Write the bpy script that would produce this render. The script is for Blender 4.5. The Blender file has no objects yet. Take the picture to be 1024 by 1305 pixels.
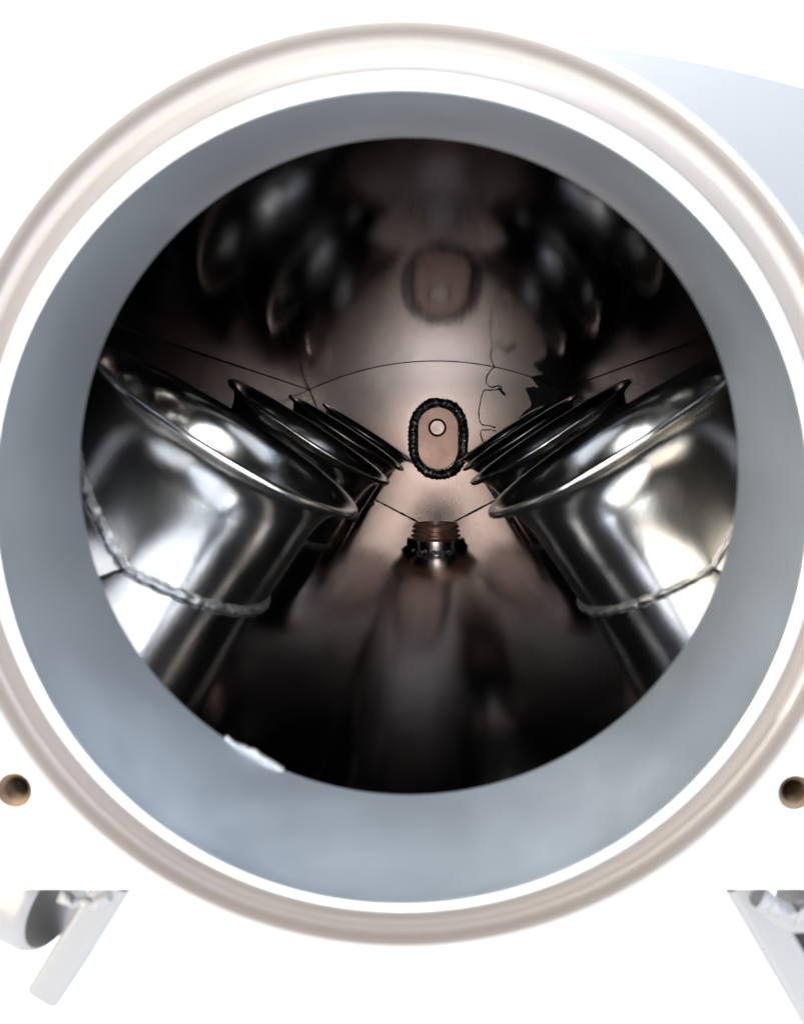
import bpy, math, random
from mathutils import Vector
random.seed(5)
class noise:
    """small deterministic value noise"""
    @staticmethod
    def _h(i, j, k, c):
        v = math.sin(i*127.1+j*311.7+k*74.7+c*53.3)*43758.5453; return (v-math.floor(v))*2-1
    @staticmethod
    def noise(p, c=0):
        i, j, k = math.floor(p.x), math.floor(p.y), math.floor(p.z); f = [p.x-i, p.y-j, p.z-k]; f = [t*t*(3-2*t) for t in f]
        t = 0
        for a in (0, 1):
            for b in (0, 1):
                for d in (0, 1):
                    t += noise._h(i+a, j+b, k+d, c)*(f[0] if a else 1-f[0])*(f[1] if b else 1-f[1])*(f[2] if d else 1-f[2])
        return t
    @staticmethod
    def noise_vector(p): return Vector((noise.noise(p, 1), noise.noise(p, 2), noise.noise(p, 3)))
S = bpy.context.scene
C = S.collection
PI = math.pi
# ---------------------------------------------------------------- camera
VX, VY, F = 563.0, 553.0, 1000.0        # where the plenum axis vanishes in the photograph, focal length in px
cam = bpy.data.objects.new('camera', bpy.data.cameras.new('camera')); C.objects.link(cam)
cam.rotation_euler = (PI/2, 0, 0)
cd = cam.data
cd.sensor_fit = 'VERTICAL'; cd.sensor_height = 36; cd.sensor_width = 36
cd.lens = 36*F/1305
cd.shift_x = -(VX-512)/1305; cd.shift_y = -(652.5-VY)/1305
cd.clip_start = 0.005; cd.clip_end = 200
cd.dof.use_dof = True; cd.dof.focus_distance = 0.42; cd.dof.aperture_fstop = 32
S.camera = cam
S.render.resolution_x = 803; S.render.resolution_y = 1024
# ---------------------------------------------------------------- world: a bright white room, the dim warm shape of the photographer behind the camera
w = bpy.data.worlds.new('World'); S.world = w; w.use_nodes = True
nt = w.node_tree; nt.nodes.clear()
def N(tree, t, **k):
    n = tree.nodes.new(t)
    for a, b in k.items(): setattr(n, a, b)
    return n
def wmath(tree, op, a, b=None, clamp=False):
    n = N(tree, 'ShaderNodeMath', operation=op, use_clamp=clamp)
    for i, v in enumerate((a, b)):
        if v is None: continue
        if isinstance(v, (int, float)): n.inputs[i].default_value = v
        else: tree.links.new(v, n.inputs[i])
    return n.outputs[0]
def ramp(tree, fac, stops, interp='LINEAR'):
    n = N(tree, 'ShaderNodeValToRGB'); cr = n.color_ramp; cr.interpolation = interp
    while len(cr.elements) < len(stops): cr.elements.new(0.5)
    for e, (p, c) in zip(cr.elements, stops):
        e.position = p; e.color = (*c, 1) if len(c) == 3 else c
    tree.links.new(fac, n.inputs[0]); return n.outputs[0]
def mix(tree, fac, a, b, mode='MIX'):
    n = N(tree, 'ShaderNodeMix', data_type='RGBA', blend_type=mode)
    for s, v in ((0, fac), (6, a), (7, b)):
        if isinstance(v, (int, float)): n.inputs[s].default_value = v
        elif isinstance(v, tuple): n.inputs[s].default_value = (*v, 1)
        else: tree.links.new(v, n.inputs[s])
    return n.outputs[2]
tc = N(nt, 'ShaderNodeTexCoord'); sep = N(nt, 'ShaderNodeSeparateXYZ')
nt.links.new(tc.outputs['Generated'], sep.inputs[0])
x, y, z = sep.outputs
# side to side: cool on the left, warm on the right
base = ramp(nt, wmath(nt, 'MULTIPLY_ADD', x, 0.5), [(0, (1.15, 1.0, .80)), (.25, (1.1, 1.0, .87)), (.5, (1, 1, 1)), (.75, (.88, .96, 1.08)), (1, (.80, .93, 1.15))])
base.node.inputs[0].links[0].from_node.inputs[2].default_value = 0.5
# a window-like break-up of the room
nz = N(nt, 'ShaderNodeTexNoise'); nz.inputs['Scale'].default_value = 2.6; nz.inputs['Detail'].default_value = 1.0
nt.links.new(tc.outputs['Generated'], nz.inputs['Vector'])
brk = ramp(nt, nz.outputs[0], [(.38, (.60, .62, .65)), (.5, (1, 1, 1)), (.62, (1.35, 1.35, 1.35))])
room = mix(nt, 1.0, base, brk, 'MULTIPLY')
updn = ramp(nt, wmath(nt, 'ADD', wmath(nt, 'MULTIPLY', z, 0.5), 0.5), [(.15, (.30, .29, .29)), (.45, (.66, .65, .65)), (.62, (.95, 1.0, 1.06)), (.85, (1.25, 1.45, 1.65))])
room = mix(nt, 1.0, room, updn, 'MULTIPLY')
# photographer straight behind the camera (x small, -y large, below and around eye level)
back = wmath(nt, 'MULTIPLY', y, -1.0)
ax = wmath(nt, 'DIVIDE', x, wmath(nt, 'MAXIMUM', back, 0.05)); az = wmath(nt, 'DIVIDE', z, wmath(nt, 'MAXIMUM', back, 0.05))
ex = wmath(nt, 'POWER', wmath(nt, 'ABSOLUTE', wmath(nt, 'DIVIDE', ax, 0.32)), 2.0)
ez = wmath(nt, 'POWER', wmath(nt, 'ABSOLUTE', wmath(nt, 'DIVIDE', wmath(nt, 'ADD', az, 0.05), 0.42)), 2.0)
pe = wmath(nt, 'ADD', ex, ez)
ph = ramp(nt, pe, [(0.0, (1, 1, 1)), (.75, (1, 1, 1)), (1.0, (0, 0, 0))], 'EASE')
pm = wmath(nt, 'MULTIPLY', ph, wmath(nt, 'GREATER_THAN', back, 0.1))
room2 = mix(nt, pm, room, (.26, .20, .18))
# bright warm patch added straight behind the camera to light the end wall
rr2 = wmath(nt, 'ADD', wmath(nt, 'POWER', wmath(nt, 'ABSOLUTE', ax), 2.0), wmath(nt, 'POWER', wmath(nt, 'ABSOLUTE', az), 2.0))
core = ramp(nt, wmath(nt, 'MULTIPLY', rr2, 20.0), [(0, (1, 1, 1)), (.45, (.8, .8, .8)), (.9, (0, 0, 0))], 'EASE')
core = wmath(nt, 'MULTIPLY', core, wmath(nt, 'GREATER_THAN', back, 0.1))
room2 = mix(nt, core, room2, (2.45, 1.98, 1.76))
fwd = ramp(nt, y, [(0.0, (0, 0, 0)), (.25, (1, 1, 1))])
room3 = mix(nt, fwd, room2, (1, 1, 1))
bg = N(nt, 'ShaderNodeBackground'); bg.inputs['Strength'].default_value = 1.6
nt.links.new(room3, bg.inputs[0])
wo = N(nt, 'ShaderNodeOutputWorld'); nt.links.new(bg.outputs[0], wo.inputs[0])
# lamps: unseen area lights added around the camera to brighten bore and trumpets
def area(name, loc, target, size, power, col):
    l = bpy.data.lights.new(name, 'AREA'); l.shape = 'RECTANGLE'; l.size, l.size_y = size; l.energy = power; l.color = col
    o = bpy.data.objects.new(name, l); C.objects.link(o); o.location = loc
    o.rotation_euler = (Vector(target)-Vector(loc)).to_track_quat('-Z', 'Y').to_euler()
    return o
area('added_fill', (-.60, -.45, .25), (0, .15, 0), (.9, .9), 8.5, (1.0, .94, .82))
area('added_fill', (.60, -.45, .20), (0, .15, 0), (.9, .9), 4.5, (.88, .94, 1.0))
area('added_fill', (0, -.22, .50), (0, .10, -.04), (.5, .3), 7.0, (.86, .93, 1.0))
S.view_settings.view_transform = 'Standard'; S.view_settings.look = 'None'
S.view_settings.exposure = 0.3; S.view_settings.gamma = 1.0

# ---------------------------------------------------------------- materials
def metal(name, col, rough, nscale=60, namp=.0, rvar=.0, bump=.0, stretch=(1, 1, 1), met=1.0, speck=0.0, colvar=0.0):
    m = bpy.data.materials.new(name); m.use_nodes = True
    t = m.node_tree; b = t.nodes['Principled BSDF']
    b.inputs['Metallic'].default_value = met
    tc = N(t, 'ShaderNodeTexCoord'); mp = N(t, 'ShaderNodeMapping'); mp.inputs['Scale'].default_value = stretch
    t.links.new(tc.outputs['Object'], mp.inputs[0])
    n = N(t, 'ShaderNodeTexNoise'); n.inputs['Scale'].default_value = nscale; n.inputs['Detail'].default_value = 6; n.inputs['Roughness'].default_value = .6
    t.links.new(mp.outputs[0], n.inputs['Vector'])
    r = ramp(t, n.outputs[0], [(.3, (max(rough-rvar, .02),)*3), (.7, (rough+rvar,)*3)])
    t.links.new(r, b.inputs['Roughness'])
    c2 = tuple(max(0, c*(1-colvar)) for c in col)
    cc = ramp(t, n.outputs[0], [(.35, c2), (.65, col)])
    if speck > 0:
        v = N(t, 'ShaderNodeTexVoronoi'); v.inputs['Scale'].default_value = 170
        t.links.new(tc.outputs['Object'], v.inputs['Vector'])
        sp = ramp(t, v.outputs['Distance'], [(.0, (speck,)*3), (.055, (speck,)*3), (.09, (0, 0, 0))])
        wn = N(t, 'ShaderNodeTexWhiteNoise'); t.links.new(v.outputs['Position'], wn.inputs[0])
        sp2 = wmath(t, 'MULTIPLY', sp, wmath(t, 'GREATER_THAN', wn.outputs[0], .72))
        cc = mix(t, sp2, cc, (.03, .028, .025))
    t.links.new(cc, b.inputs['Base Color'])
    if bump > 0:
        bn = N(t, 'ShaderNodeBump'); bn.inputs['Strength'].default_value = 1.0; bn.inputs['Distance'].default_value = bump
        t.links.new(n.outputs[0], bn.inputs['Height']); t.links.new(bn.outputs[0], b.inputs['Normal'])
    return m
M = dict(
    machined = metal('machined_aluminium', (.86, .87, .88), .42, 25, rvar=.06, bump=.00004, stretch=(1, 4, 1)),
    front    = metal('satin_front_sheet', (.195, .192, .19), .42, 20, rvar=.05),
    pale     = metal('pale_aluminium', (.29, .28, .275), .5, 30, rvar=.05),
    cove     = metal('turned_aluminium', (.42, .388, .366), .45, 25, rvar=.05, bump=.00004),
    bore     = metal('bore_aluminium', (.76, .80, .84), .46, 14, rvar=.06, bump=.00008, colvar=.10),
    cast     = metal('satin_aluminium', (.90, .90, .89), .5, 40, rvar=.08, bump=.0001),
    chrome   = metal('polished_trumpet', (.98, .95, .89), .21, 34, rvar=.05, bump=.00022, stretch=(1, 1, .5)),
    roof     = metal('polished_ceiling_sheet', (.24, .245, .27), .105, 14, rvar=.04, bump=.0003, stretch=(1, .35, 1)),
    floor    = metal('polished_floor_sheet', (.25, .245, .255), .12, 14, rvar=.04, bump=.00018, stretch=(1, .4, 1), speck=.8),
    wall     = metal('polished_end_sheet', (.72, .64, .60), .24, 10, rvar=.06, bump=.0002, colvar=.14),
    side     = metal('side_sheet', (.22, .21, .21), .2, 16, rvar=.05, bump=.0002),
    weld     = metal('weld_bead', (.75, .76, .80), .24, 300, rvar=.1, bump=.0005, colvar=.5),
    brightweld = metal('bright_weld_bead', (.60, .59, .57), .48, 420, rvar=.1, bump=.0005, colvar=.35),
    boss     = metal('boss_face', (.38, .29, .255), .30, 40, rvar=.05, bump=.0001, colvar=.1),
    plug     = metal('plug_face', (.62, .56, .53), .3, 300, rvar=.05, colvar=.1),
    dark     = metal('dark_gap', (.006, .006, .006), .7, 50, met=0),
    seal     = metal('black_sealant', (.008, .008, .008), .45, 200, bump=.0005, met=0),
    copper   = metal('copper_thread', (.95, .66, .54), .35, 120, rvar=.08, bump=.0002, colvar=.2, met=.45),
    fitting  = metal('fitting_steel', (.85, .82, .79), .22, 60, rvar=.03, bump=.0001),
    thread   = metal('hole_thread', (.15, .10, .065), .4, 200, rvar=.08, bump=.0003, colvar=.4),
    paper    = metal('white_backdrop', (.85, .85, .85), .8, 8, met=0, colvar=.02),
)
# ---------------------------------------------------------------- mesh helpers
def mesh(name, V, Fc, mat, parent=None, smooth=True, auto=None):
    me = bpy.data.meshes.new(name); me.from_pydata([tuple(v) for v in V], [], Fc); me.validate()
    import bmesh
    bm = bmesh.new(); bm.from_mesh(me); bmesh.ops.recalc_face_normals(bm, faces=bm.faces[:]); bm.to_mesh(me); bm.free()
    if smooth:
        for p in me.polygons: p.use_smooth = True
        me.set_sharp_from_angle(angle=math.radians(auto or 32))
    me.materials.append(M[mat])
    o = bpy.data.objects.new(name, me); C.objects.link(o)
    if parent: o.parent = parent
    return o
def loft(rings, closed_u=True, closed_v=False, cap=False):
    """rings: list of lists of points (same count)."""
    V = [p for r in rings for p in r]; n = len(rings[0]); Fc = []
    R = len(rings)
    for i in range(R if closed_v else R-1):
        a, b = i*n, ((i+1) % R)*n
        for j in range(n if closed_u else n-1):
            k = (j+1) % n
            Fc.append((a+j, a+k, b+k, b+j))
    if cap:
        Fc.append(tuple(range(n))[::-1]); Fc.append(tuple((R-1)*n+j for j in range(n)))
    return V, Fc
def circ(cx, y, cz, r, n=160):
    return [Vector((cx+r*math.cos(2*PI*j/n), y, cz+r*math.sin(2*PI*j/n))) for j in range(n)]
def px(u, v, d): return Vector(((u-VX)/F*d, d, -(v-VY)/F*d))
def join(parts):
    V, Fc = [], []
    for v, f in parts:
        o = len(V); V += v; Fc += [tuple(i+o for i in q) for q in f]
    return V, Fc
def tube(path, rad, n=10, closed=False, ripple=0, pitch=0, jitter=0, seed=0):
    """tube along a polyline; ripple gives stacked weld scallops."""
    P = [Vector(p) for p in path]; rings = []; L = len(P); s = 0
    up = None
    for i in range(L):
        a = P[(i-1) % L] if (closed or i > 0) else P[i]; b = P[(i+1) % L] if (closed or i < L-1) else P[i]
        t = (b-a).normalized()
        if up is None:
            up = t.orthogonal().normalized()
        up = (up - t*up.dot(t)).normalized(); sd = t.cross(up)
        if i: s += (P[i]-P[i-1]).length
        r = rad
        if ripple: r *= 1+ripple*(((s/pitch+.35*math.sin(s*310)+.25*math.sin(s*173)) % 1.0)-.5)
        ring = []
        for j in range(n):
            an = 2*PI*j/n; q = P[i]+(up*math.cos(an)+sd*math.sin(an))*r
            if jitter: q += noise.noise_vector(q*900+Vector((seed, 0, 0)))*jitter
            ring.append(q)
        rings.append(ring)
    V, Fc = loft(rings, closed_v=closed)
    if not closed:
        Fc.append(tuple(range(n))[::-1]); Fc.append(tuple((L-1)*n+j for j in range(n)))
    return V, Fc
def resample(pts, n, closed=False):
    P = [Vector(p) for p in pts]
    if closed: P.append(P[0])
    d = [0]
    for a, b in zip(P, P[1:]): d.append(d[-1]+(b-a).length)
    out = []
    m = n if closed else n-1
    k = 0
    for i in range(n):
        t = d[-1]*i/m
        while k < len(d)-2 and d[k+1] < t: k += 1
        f = (t-d[k])/max(d[k+1]-d[k], 1e-9); out.append(P[k].lerp(P[k+1], f))
    return out
# ================================================================ the setting
V, Fc = loft([[Vector((-6, -6, -.5)), Vector((6, -6, -.5))], [Vector((-6, 8, -.5)), Vector((6, 8, -.5))]], closed_u=False)
o = mesh('white_surface', V, Fc, 'paper', smooth=False); o['kind'] = 'structure'; o['label'] = 'plain white surface beneath the manifold'
# ================================================================ the manifold
MX = -.0046
root = bpy.data.objects.new('intake_manifold', None); C.objects.link(root)
root.location = (MX, .1, -.09)
bpy.context.view_layer.update()
root['label'] = 'polished aluminium intake manifold seen through its round throttle opening, with trumpets inside'
root['category'] = 'intake manifold'
OFF = root.matrix_world.inverted()
def part(name, V, Fc, mat, parent=root, **k):
    o = mesh(name, [Vector(v)-root.location for v in V], Fc, mat, parent, **k)
    return o
D = .57; Y0 = .112
def lerp(a, b, t): return a+(b-a)*t
def prof(y):
    """half cross-section: x offset from the mid-plane, z ; index: 0 floor centre .. roof apex"""
    t = (y-Y0)/(D-Y0)
    zc = lerp(-.0565, -.0655, t)
    a = (.010, zc); b = (lerp(.0575, .062, t), lerp(-.0255, -.0385, t)); c = (.0915, .032)
    return a, b, c, zc
def roofpts(n=24):
    cx, cz, ap = .0915, .032, .053
    h = ap-cz; R = (cx*cx+h*h)/(2*h); a0 = math.asin(cx/R)
    return [(R*math.sin(lerp(-a0, a0, i/(n-1))), ap-R+R*math.cos(lerp(-a0, a0, i/(n-1)))) for i in range(n)]
ys = [Y0+(D-Y0)*i/12 for i in range(13)]
def shell(name, fn, mat, th=.003, parent=root):
    """fn(y) -> open list of (x,z) inner points; a sheet with thickness outward"""
    rings = []
    for yy in ys:
        p = fn(yy); n = len(p); outr = []
        for i in range(n):
            a = p[max(i-1, 0)]; b = p[min(i+1, n-1)]
            tx, tz = b[0]-a[0], b[1]-a[1]; l = math.hypot(tx, tz); nx, nz = -tz/l, tx/l
            m = p[i]
            if nx*m[0]+nz*(m[1]+.005) < 0: nx, nz = -nx, -nz
            outr.append((m[0]+nx*th, m[1]+nz*th))
        rings.append([Vector((MX+q[0], yy, q[1])) for q in p]+[Vector((MX+q[0], yy, q[1])) for q in reversed(outr)])
    V, Fc = loft(rings, cap=True)
    return part(name, V, Fc, mat, parent, auto=22)
def seg(p, q, n=2, e=0.0):
    return [(lerp(p[0], q[0], i/(n-1)), lerp(p[1], q[1], i/(n-1))) for i in range(n)]
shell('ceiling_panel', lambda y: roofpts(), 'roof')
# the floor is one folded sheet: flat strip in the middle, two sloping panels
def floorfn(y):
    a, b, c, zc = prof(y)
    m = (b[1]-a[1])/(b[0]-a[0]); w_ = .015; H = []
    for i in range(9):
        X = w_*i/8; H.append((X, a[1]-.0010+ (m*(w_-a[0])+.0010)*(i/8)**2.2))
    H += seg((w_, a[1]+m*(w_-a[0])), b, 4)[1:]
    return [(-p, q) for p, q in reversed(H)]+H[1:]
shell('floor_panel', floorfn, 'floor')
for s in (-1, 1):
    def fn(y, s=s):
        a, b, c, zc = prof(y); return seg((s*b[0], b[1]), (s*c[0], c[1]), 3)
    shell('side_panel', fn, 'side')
# end wall : radial fan over the cross-section, slightly larger
def outline(y, grow=0.0):
    a, b, c, zc = prof(y)
    P = [(-a[0], a[1]), (a[0], a[1]), (b[0], b[1]), (c[0], c[1])]+roofpts()[::-1][1:-1]+[(-c[0], c[1]), (-b[0], b[1])]
    return P
def radial(P, n, cx, cz, grow):
    """cast n rays from (cx,cz) to the outline polygon"""
    out = []
    for j in range(n):
        an = 2*PI*j/n; dx, dz = math.cos(an), math.sin(an); best = None
        for (x1, z1), (x2, z2) in zip(P, P[1:]+P[:1]):
            ex, ez = x2-x1, z2-z1; den = dx*ez-dz*ex
            if abs(den) < 1e-12: continue
            t = ((x1-cx)*ez-(z1-cz)*ex)/den; u = ((x1-cx)*dz-(z1-cz)*dx)/den
            if t > 0 and -1e-6 <= u <= 1+1e-6: best = t if best is None else max(best, t)
        out.append((cx+dx*(best+grow), cz+dz*(best+grow)))
    return out
oe = radial(outline(D), 160, 0, 0, .0028)
rings = [[Vector((MX+x*k, D, z*k)) for x, z in oe] for k in (.02, .35, .7, 1.0)]
rings += [[Vector((MX+x*k, D+.004, z*k)) for x, z in oe] for k in (1.0, .02)]
V, Fc = loft(rings, cap=True)
endwall = part('end_wall', V, Fc, 'wall', auto=30)
# thin dark joints where the sheets meet the end wall and each other
def dk(name, pts, r=.0004, mat='dark', parent=None, j=.00012, closed=False, step=.002):
    L = sum((Vector(b)-Vector(a)).length for a, b in zip(pts, pts[1:]))
    V, Fc = tube(resample(pts, max(int(L/step), 6), closed), r, 6, closed, jitter=j)
    return part(name, V, Fc, mat, parent or root)
a, b, c, zc = prof(D)
rp = roofpts(40)
def w2(p, d): return Vector((MX+p[0], d, p[1]))
o = dk('seam', [w2(p, D-.0004) for p in rp])
o = dk('seam', [w2((-b[0], b[1]), D), w2((-a[0], a[1]), D), w2(a, D), w2(b, D)], r=.0007, j=.0003)
for s in (-1, 1):
    dk('seam', [w2((s*b[0], b[1]), D), w2((s*c[0], c[1]), D)], r=.0005)
    dk('seam', [Vector((MX+s*c[0], yy, c[1])) for yy in ys], r=.0004)
    dk('seam', [Vector((MX+s*prof(yy)[1][0], yy, prof(yy)[1][1])) for yy in ys], r=.0004, j=.0002)
# ------------------------------------------------ oval boss with weld ring
def stadium(cx, cz, w, h, y, n=96, wob=0.0, seed=0):
    r = w/2; s = h/2-r; P = []
    for i in range(24): an = PI*i/23; P.append(Vector((cx+r*math.cos(an), y, cz+s+r*math.sin(an))))
    for i in range(24): an = PI+PI*i/23; P.append(Vector((cx+r*math.cos(an), y, cz-s+r*math.sin(an))))
    P = resample(P, n, True)
    if wob:
        for p in P:
            k = 1+wob*noise.noise(Vector((p.x*120, seed, p.z*120))); p.x = cx+(p.x-cx)*k; p.z = cz+(p.z-cz)*k
    return P
bc = px(558, 558.5, D); bw, bh = 52*D/F, 80*D/F
R = [stadium(bc.x, bc.z, bw, bh, D+.001), stadium(bc.x, bc.z, bw, bh, D-.003), stadium(bc.x, bc.z, bw-.0012, bh-.0012, D-.0036)]
R += [stadium(bc.x, bc.z, bw*k, bh*k, D-.0036) for k in (.5, .05)]
V, Fc = loft(R, cap=True)
boss = part('boss', V, Fc, 'boss')
boss['label'] = 'oval brown boss ringed by dark weld on the end wall'
def sub(name, V, Fc, mat, parent, **k):
    return part(name, V, Fc, mat, parent, **k)
def weldring(cx, cz, w, h, y, rad, pitch, npt=420):
    P = stadium(cx, cz, w, h, y, npt, .035, 3.1); return tube(P, rad, 12, True, ripple=.24, pitch=pitch, jitter=.0003)
V, Fc = weldring(bc.x+.0003, bc.z, bw+.0064, bh+.0066, D-.0008, .0037, .0033)
sub('weld_bead', V, Fc, 'weld', boss)
hc = px(557, 545, D)
def disc(c, r, y0, y1, n=48):
    return loft([circ(c.x, y0, c.z, r, n), circ(c.x, y1, c.z, r, n), circ(c.x, y1, c.z, r*.02, n)], cap=True)
V, Fc = disc(hc, .0066, D, D-.0040); sub('hole', V, Fc, 'dark', boss)
V, Fc = disc(hc, .0049, D, D-.0046); sub('plug', V, Fc, 'plug', boss)
# ------------------------------------------------ weld reflections drawn as jagged dark tubes, and black sealant on the end wall
def c3(pts, d=D-.0002): return [px(380+x/3.012, 460+y/3.012, d) for x, y in pts]
refl = [[(752, 24), (735, 40), (722, 60), (720, 84), (732, 96), (745, 102), (770, 92), (782, 100), (775, 118), (790, 122), (794, 136)],
       [(772, 108), (740, 112), (712, 112), (704, 130), (700, 150), (693, 180), (692, 195), (694, 225), (702, 245), (728, 247), (756, 255)],
       [(758, 268), (730, 263), (702, 266), (698, 280), (704, 300), (714, 320)]]
for pl in refl:
    dk('weld_reflection', c3(pl), r=.00042, j=.0004, step=.0008)
V, Fc = tube(c3([(768, 100), (778, 112), (790, 130)]), .0006, 8, jitter=.0007); part('weld_reflection', V, Fc, 'dark')
pol = [(880, 44), (905, 70), (922, 104), (900, 98), (868, 104), (880, 128), (892, 158), (886, 178), (870, 196), (852, 212), (838, 236), (900, 262), (1010, 240), (1060, 110), (1040, 30), (960, 15)]
P2 = resample(c3(pol, D-.0006), 90, True)
for p in P2: p += Vector((noise.noise(p*900)*.0012, 0, noise.noise(p*900+Vector((7, 7, 7)))*.0012))
P1 = [p+Vector((0, .002, 0)) for p in P2]
cen = sum(P2, Vector())/len(P2)
V, Fc = loft([P1, P2, [p.lerp(cen, .98) for p in P2]], cap=True); part('sealant_patch', V, Fc, 'seal')
# ------------------------------------------------ threaded fitting standing on the floor
fd = .425
def floorz(y): return prof(y)[3]
fx, fz = px(555, 700, fd).x, floorz(fd)
def vcyl(cx, cy, prof_, n=64):
    return loft([[Vector((cx+r*math.cos(2*PI*j/n), cy+r*math.sin(2*PI*j/n), z)) for j in range(n)] for r, z in prof_], cap=True)
V, Fc = vcyl(fx, fd, [(.0152, fz-.003), (.0158, fz+.004), (.0156, fz+.0062), (.0146, fz+.0066), (.002, fz+.0066)])
fit = part('threaded_fitting', V, Fc, 'fitting')
fit['label'] = 'round steel fitting with copper thread on the floor'
pr = [(.0095, fz+.006)]
for k in range(3):
    z0 = fz+.0068+k*.0024; r = .0134-k*.0004
    pr += [(.0114, z0), (r, z0+.0006), (r, z0+.0013), (.0114, z0+.0019)]
pr += [(.012, fz+.0142), (.010, fz+.0145), (.0095, fz+.012), (.0005, fz+.012)]
V, Fc = vcyl(fx, fd, pr); sub('copper_thread', V, Fc, 'copper', fit, auto=20)
P = [Vector((fx+.0155*math.cos(t*2*PI/200), fd+.0155*math.sin(t*2*PI/200), fz+.0006)) for t in range(200)]
V, Fc = tube(P, .0011, 8, True, ripple=.3, pitch=.0022, jitter=.0005); sub('weld_bead', V, Fc, 'weld', fit)
# ------------------------------------------------ velocity stacks
ANG = math.radians(33.5)
YT = [.184, .299, .414, .529]
def stack_profile():
    P = []
    # outside, from the bottom up
    P += [(.0292, -.052), (.0292, -.020), (.0292, -.012)]
    for i in range(1, 9):
        a = PI/2*i/8; P.append((.0292+.0052*(1-math.cos(a)), -.012+.0103*math.sin(a)))
    # rolled lip
    for i in range(0, 9):
        a = -PI/2+PI*i/8; P.append((.0351+.0008*math.cos(a), -.0008+.0008*math.sin(a)))
    # inside bell
    for i in range(0, 13):
        a = PI/2*i/12; P.append((.0340-.0070*math.sin(a), -.0002-.018*(1-math.cos(a))))
    P += [(.0270, -.030), (.0270, -.046), (.0008, -.046)]
    return P
SP = stack_profile()
def make_stack(s, yc):
    ang = ANG
    o_ = Vector((MX+s*.0450, yc, .0013))
    ux = Vector((-s*math.cos(ang), 0, -math.sin(ang)))    # toward the centre, downwards
    uz = Vector((-s*math.sin(ang), 0, math.cos(ang)))     # out of the mouth
    uy = Vector((0, 1, 0)); n = 96
    T = lambda p: o_+ux*p[0]+uy*p[1]+uz*p[2]
    V, Fc = loft([[T((r*math.cos(2*PI*j/n), r*math.sin(2*PI*j/n), h)) for j in range(n)] for r, h in SP], cap=True)
    st = part('velocity_stack', V, Fc, 'chrome', auto=50)
    # weld where the tube meets the sloping floor or the side panel
    pts = []
    for j in range(260):
        an = 2*PI*j/260; r = .0297
        lo, hi = -.08, 0.0
        def inside(q):
            a, b, c, zc = prof(q.y); X = abs(q.x-MX)
            if X < a[0]: return q.z > zc
            if X < b[0]: return q.z > a[1]+(b[1]-a[1])*(X-a[0])/(b[0]-a[0])
            return q.z > b[1]+(c[1]-b[1])*(X-b[0])/(c[0]-b[0])
        for _ in range(30):
            m = (lo+hi)/2
            if inside(T((r*math.cos(an), r*math.sin(an), m))): hi = m
            else: lo = m
        pts.append(T((r*math.cos(an), r*math.sin(an), hi+.0003)))
    pts = resample(pts, 420, True)
    V, Fc = tube(pts, .0008 if s < 0 else .0005, 8, True, ripple=.05, pitch=.0013, jitter=.00026, seed=yc*40+s)
    sub('weld_bead', V, Fc, 'brightweld', st)
    return st
for yc in YT:
    for s in (-1, 1):
        st = make_stack(s, yc)
# ------------------------------------------------ throttle bore and flange (lathed about slightly shifting centres)
def at(u, v, r, d):
    c = px(u, v, d); return circ(c.x, d, c.z, r*d/F, 200)
# bore liner: front edge to back edge then out to the inner face
V, Fc = loft([at(512, 633, 516, .0876), at(513, 629, 505, .0895), at(515.5, 619, 480, .0937), at(518, 606, 450, .0999), at(521, 594, 419, .1074), at(521.3, 593.5, 421, .1088),
              at(522, 591, 440, .1092), at(518, 612, 500, .1000), at(512, 633, 524, .0880)], closed_v=True)
bore = part('throttle_bore', V, Fc, 'bore', auto=25)
bc_ = px(521.5, 593, .108)
# burr on the lower left of the bore's rear edge
P = []
for i in range(60):
    t = math.radians(lerp(247.5, 236, i/59)); e = math.sin(PI*i/59)
    rr = .0452-.0004*e; P.append(Vector((bc_.x+rr*math.cos(t), .1076, bc_.z+rr*math.sin(t))))
V, Fc = tube(P, .0004, 8, ripple=0, jitter=.00018); sub('burr', V, Fc, 'pale', bore)
# mating lip, cove and outer rim
V, Fc = loft([at(512, 633, 516, .0876), at(512, 632.5, 518.5, .0872), at(512, 630, 523, .0870), at(512, 628, 529, .0870), at(512, 627.5, 532.5, .0872), at(512, 627, 535, .0876),
              at(512.3, 626, 536, .0905), at(512.6, 625, 538, .0960), at(512.6, 624.5, 530, .0970), at(512, 632.5, 520, .0882)], closed_v=True)
part('sealing_lip', V, Fc, 'machined', auto=50)
V, Fc = loft([at(512.4, 626, 536.5, .0893), at(512.8, 625, 542, .0908), at(513, 623, 553, .0918), at(513.3, 621, 562, .0920), at(513.5, 619, 569, .0917),
              at(513.8, 617, 577, .0908), at(514, 616.2, 585, .0898), at(514, 615.6, 590, .0894), at(514, 615.4, 593, .0894), at(514, 615.2, 596, .0897), at(514, 615.2, 597, .0904),
              at(514.5, 614.8, 592, .1010), at(514.5, 618, 520, .1015), at(512.6, 624.5, 536, .0985)], closed_v=True)
part('throttle_ring', V, Fc, 'cove', auto=50)
# inner front wall: closes the plenum around the bore
of = radial(outline(Y0), 200, 0, bc_.z, .0028)
R = []
for yy in (.1090, .1122):
    cb = circ(bc_.x, 0, bc_.z, .0470 if yy < .11 else .0490, 200)
    R.append([Vector((p.x, yy, p.z)) for p in cb]); R.append([Vector((MX+x, yy, z)) for x, z in of])
V, Fc = loft([R[0], R[1], R[3], R[2]], closed_v=True)
part('front_wall', V, Fc, 'front', auto=30)
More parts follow.
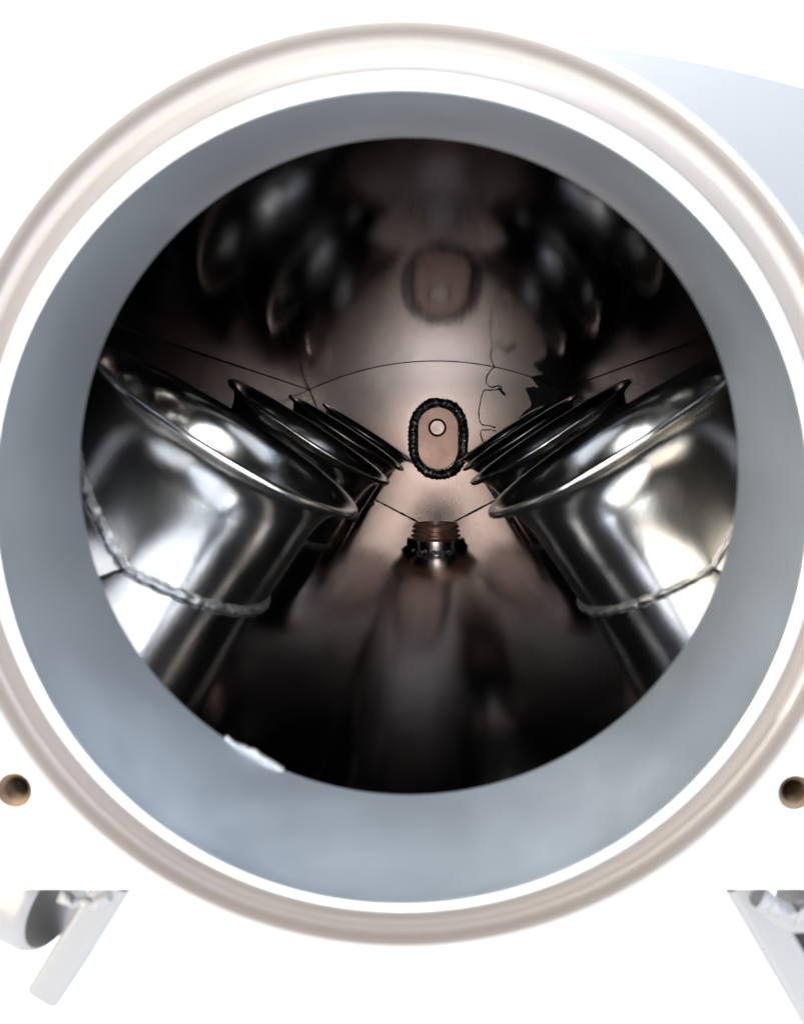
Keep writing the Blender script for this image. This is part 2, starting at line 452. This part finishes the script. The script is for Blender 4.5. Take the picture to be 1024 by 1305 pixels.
# outer flange plate: flat, with a straight lower edge, rounded shoulders
def platepoly():
    P = [(-.066, -.0590), (.066, -.0590), (.072, -.053), (.072, -.010)]
    for i in range(0, 9):
        a = lerp(0, PI*.5, i/8); P.append((.040+.032*math.cos(a), -.010+.024*math.sin(a)))
    P += [(.030, .018), (-.026, .060), (-.058, .056), (-.074, .050), (-.074, -.050), (-.070, -.056)]  # left top stretched upward; its bright face stands in for glare
    return P
pp = radial(platepoly(), 400, 0, -.006, 0)
pp = [((x, z) if math.hypot(x, z+.006) > .0582 else (x*.0582/math.hypot(x, z+.006), -.006+(z+.006)*.0582/math.hypot(x, z+.006))) for x, z in pp]
holes = [px(18, 1008, .1012), px(1013, 1011, .1012)]
fy = .1012
inner = [Vector((MX+.0565*math.cos(2*PI*j/400), fy, -.0062+.0565*math.sin(2*PI*j/400))) for j in range(400)]
outer = [Vector((MX+x, fy, z)) for x, z in pp]
# put real holes in by boolean-free construction: bmesh boolean through modifier applied below
thick = .0075
inb = [p+Vector((0, thick, 0)) for p in inner]; oub = [p+Vector((0, thick, 0)) for p in outer]
ou1 = [p.lerp(Vector((MX, fy, -.006)), .008)+Vector((0, 0, 0)) for p in outer]; outer = [p+Vector((0, .0006, 0)) for p in outer]
V, Fc = loft([inner, ou1, outer, oub, inb], closed_v=True)
plate = part('flange_plate', V, Fc, 'cast', smooth=False)
import bmesh
for i, h in enumerate(holes):
    cv, cf = loft([circ(h.x, fy-.003, h.z, .0024, 40), circ(h.x, fy+thick+.003, h.z, .0024, 40)], cap=True)
    cut = mesh('cutter', [v-root.location for v in cv], cf, 'dark'); cut.parent = root
    md = plate.modifiers.new('cut', 'BOOLEAN'); md.object = cut; md.operation = 'DIFFERENCE'; md.solver = 'EXACT'
    bpy.context.view_layer.update()
    dg = bpy.context.evaluated_depsgraph_get(); nm = bpy.data.meshes.new_from_object(plate.evaluated_get(dg))
    plate.modifiers.clear(); plate.data = nm
    bpy.data.objects.remove(cut)
for h in holes:
    # threaded insert lining the hole and closing it
    rr = [circ(h.x, fy+.0003, h.z, .00242, 40)]
    for k in range(6):
        rr += [circ(h.x, fy+.0007+k*.0018, h.z, .0016, 40), circ(h.x, fy+.0016+k*.0018, h.z, .00235, 40)]
    rr += [circ(h.x, fy+.0120, h.z, .0022, 40), circ(h.x, fy+.0121, h.z, .0001, 40)]
    V, Fc = loft(rr); part('bolt_hole', V, Fc, 'thread', smooth=False)
# ------------------------------------------------ runners and braces below the flange
def cyl(p, q, r, mat, name, r2=None, n=48):
    p, q = Vector(p), Vector(q); t = (q-p).normalized(); a = t.orthogonal().normalized(); b = t.cross(a)
    r2 = r2 or r; e = (q-p).length
    pr = [(0, r*.05), (0, r*.86), (.0006, r*.95), (.0016, r), (e-.0016, r2), (e-.0006, r2*.95), (e, r2*.86), (e, r2*.05)]
    V, Fc = loft([[p+t*h+(a*math.cos(2*PI*j/n)+b*math.sin(2*PI*j/n))*k for j in range(n)] for h, k in pr], cap=True)
    return part(name, V, Fc, mat, auto=40)
def bar(p, q, wdt, dep, mat, name):
    p, q = Vector(p), Vector(q); t = (q-p).normalized(); yv = Vector((0, 1, 0)); sdd = t.cross(yv).normalized()
    r = .0012; cs = []
    for cx_, cz_ in ((1, 1), (-1, 1), (-1, -1), (1, -1)):
        for k in range(5):
            a = {(1, 1): 0, (-1, 1): PI/2, (-1, -1): PI, (1, -1): 1.5*PI}[(cx_, cz_)]+PI/2*k/4
            cs.append((cx_*(wdt/2-r)+r*math.cos(a), cz_*(dep/2-r)+r*math.sin(a)))
    V, Fc = loft([[h+sdd*x_+yv*y_ for x_, y_ in cs] for h in (p, q)], cap=True)
    return part(name, V, Fc, mat, auto=40)
rl = cyl(px(75, 1150, .125), px(-330, 960, .150), .0075, 'pale', 'runner_tube')
rr_ = cyl(px(1040, 1150, .125), px(1400, 1400, .150), .0085, 'pale', 'runner_tube')
bar(px(162, 1100, .122), px(76, 1240, .122), .0052, .012, 'pale', 'brace')
bar(px(930, 1100, .122), px(1080, 1360, .122), .0056, .012, 'pale', 'brace')
V, Fc = tube(resample([px(75, 1142, .112), px(95, 1150, .112), px(118, 1152, .112), px(140, 1142, .112)], 60), .0008, 10, ripple=.1, pitch=.0018, jitter=.0002)
part('weld_bead', V, Fc, 'pale')
V, Fc = tube(resample([px(965, 1142, .112), px(985, 1160, .112), px(1010, 1172, .112), px(1035, 1160, .112)], 60), .0016, 10, ripple=.1, pitch=.0022, jitter=.0003)
part('weld_bead', V, Fc, 'pale')
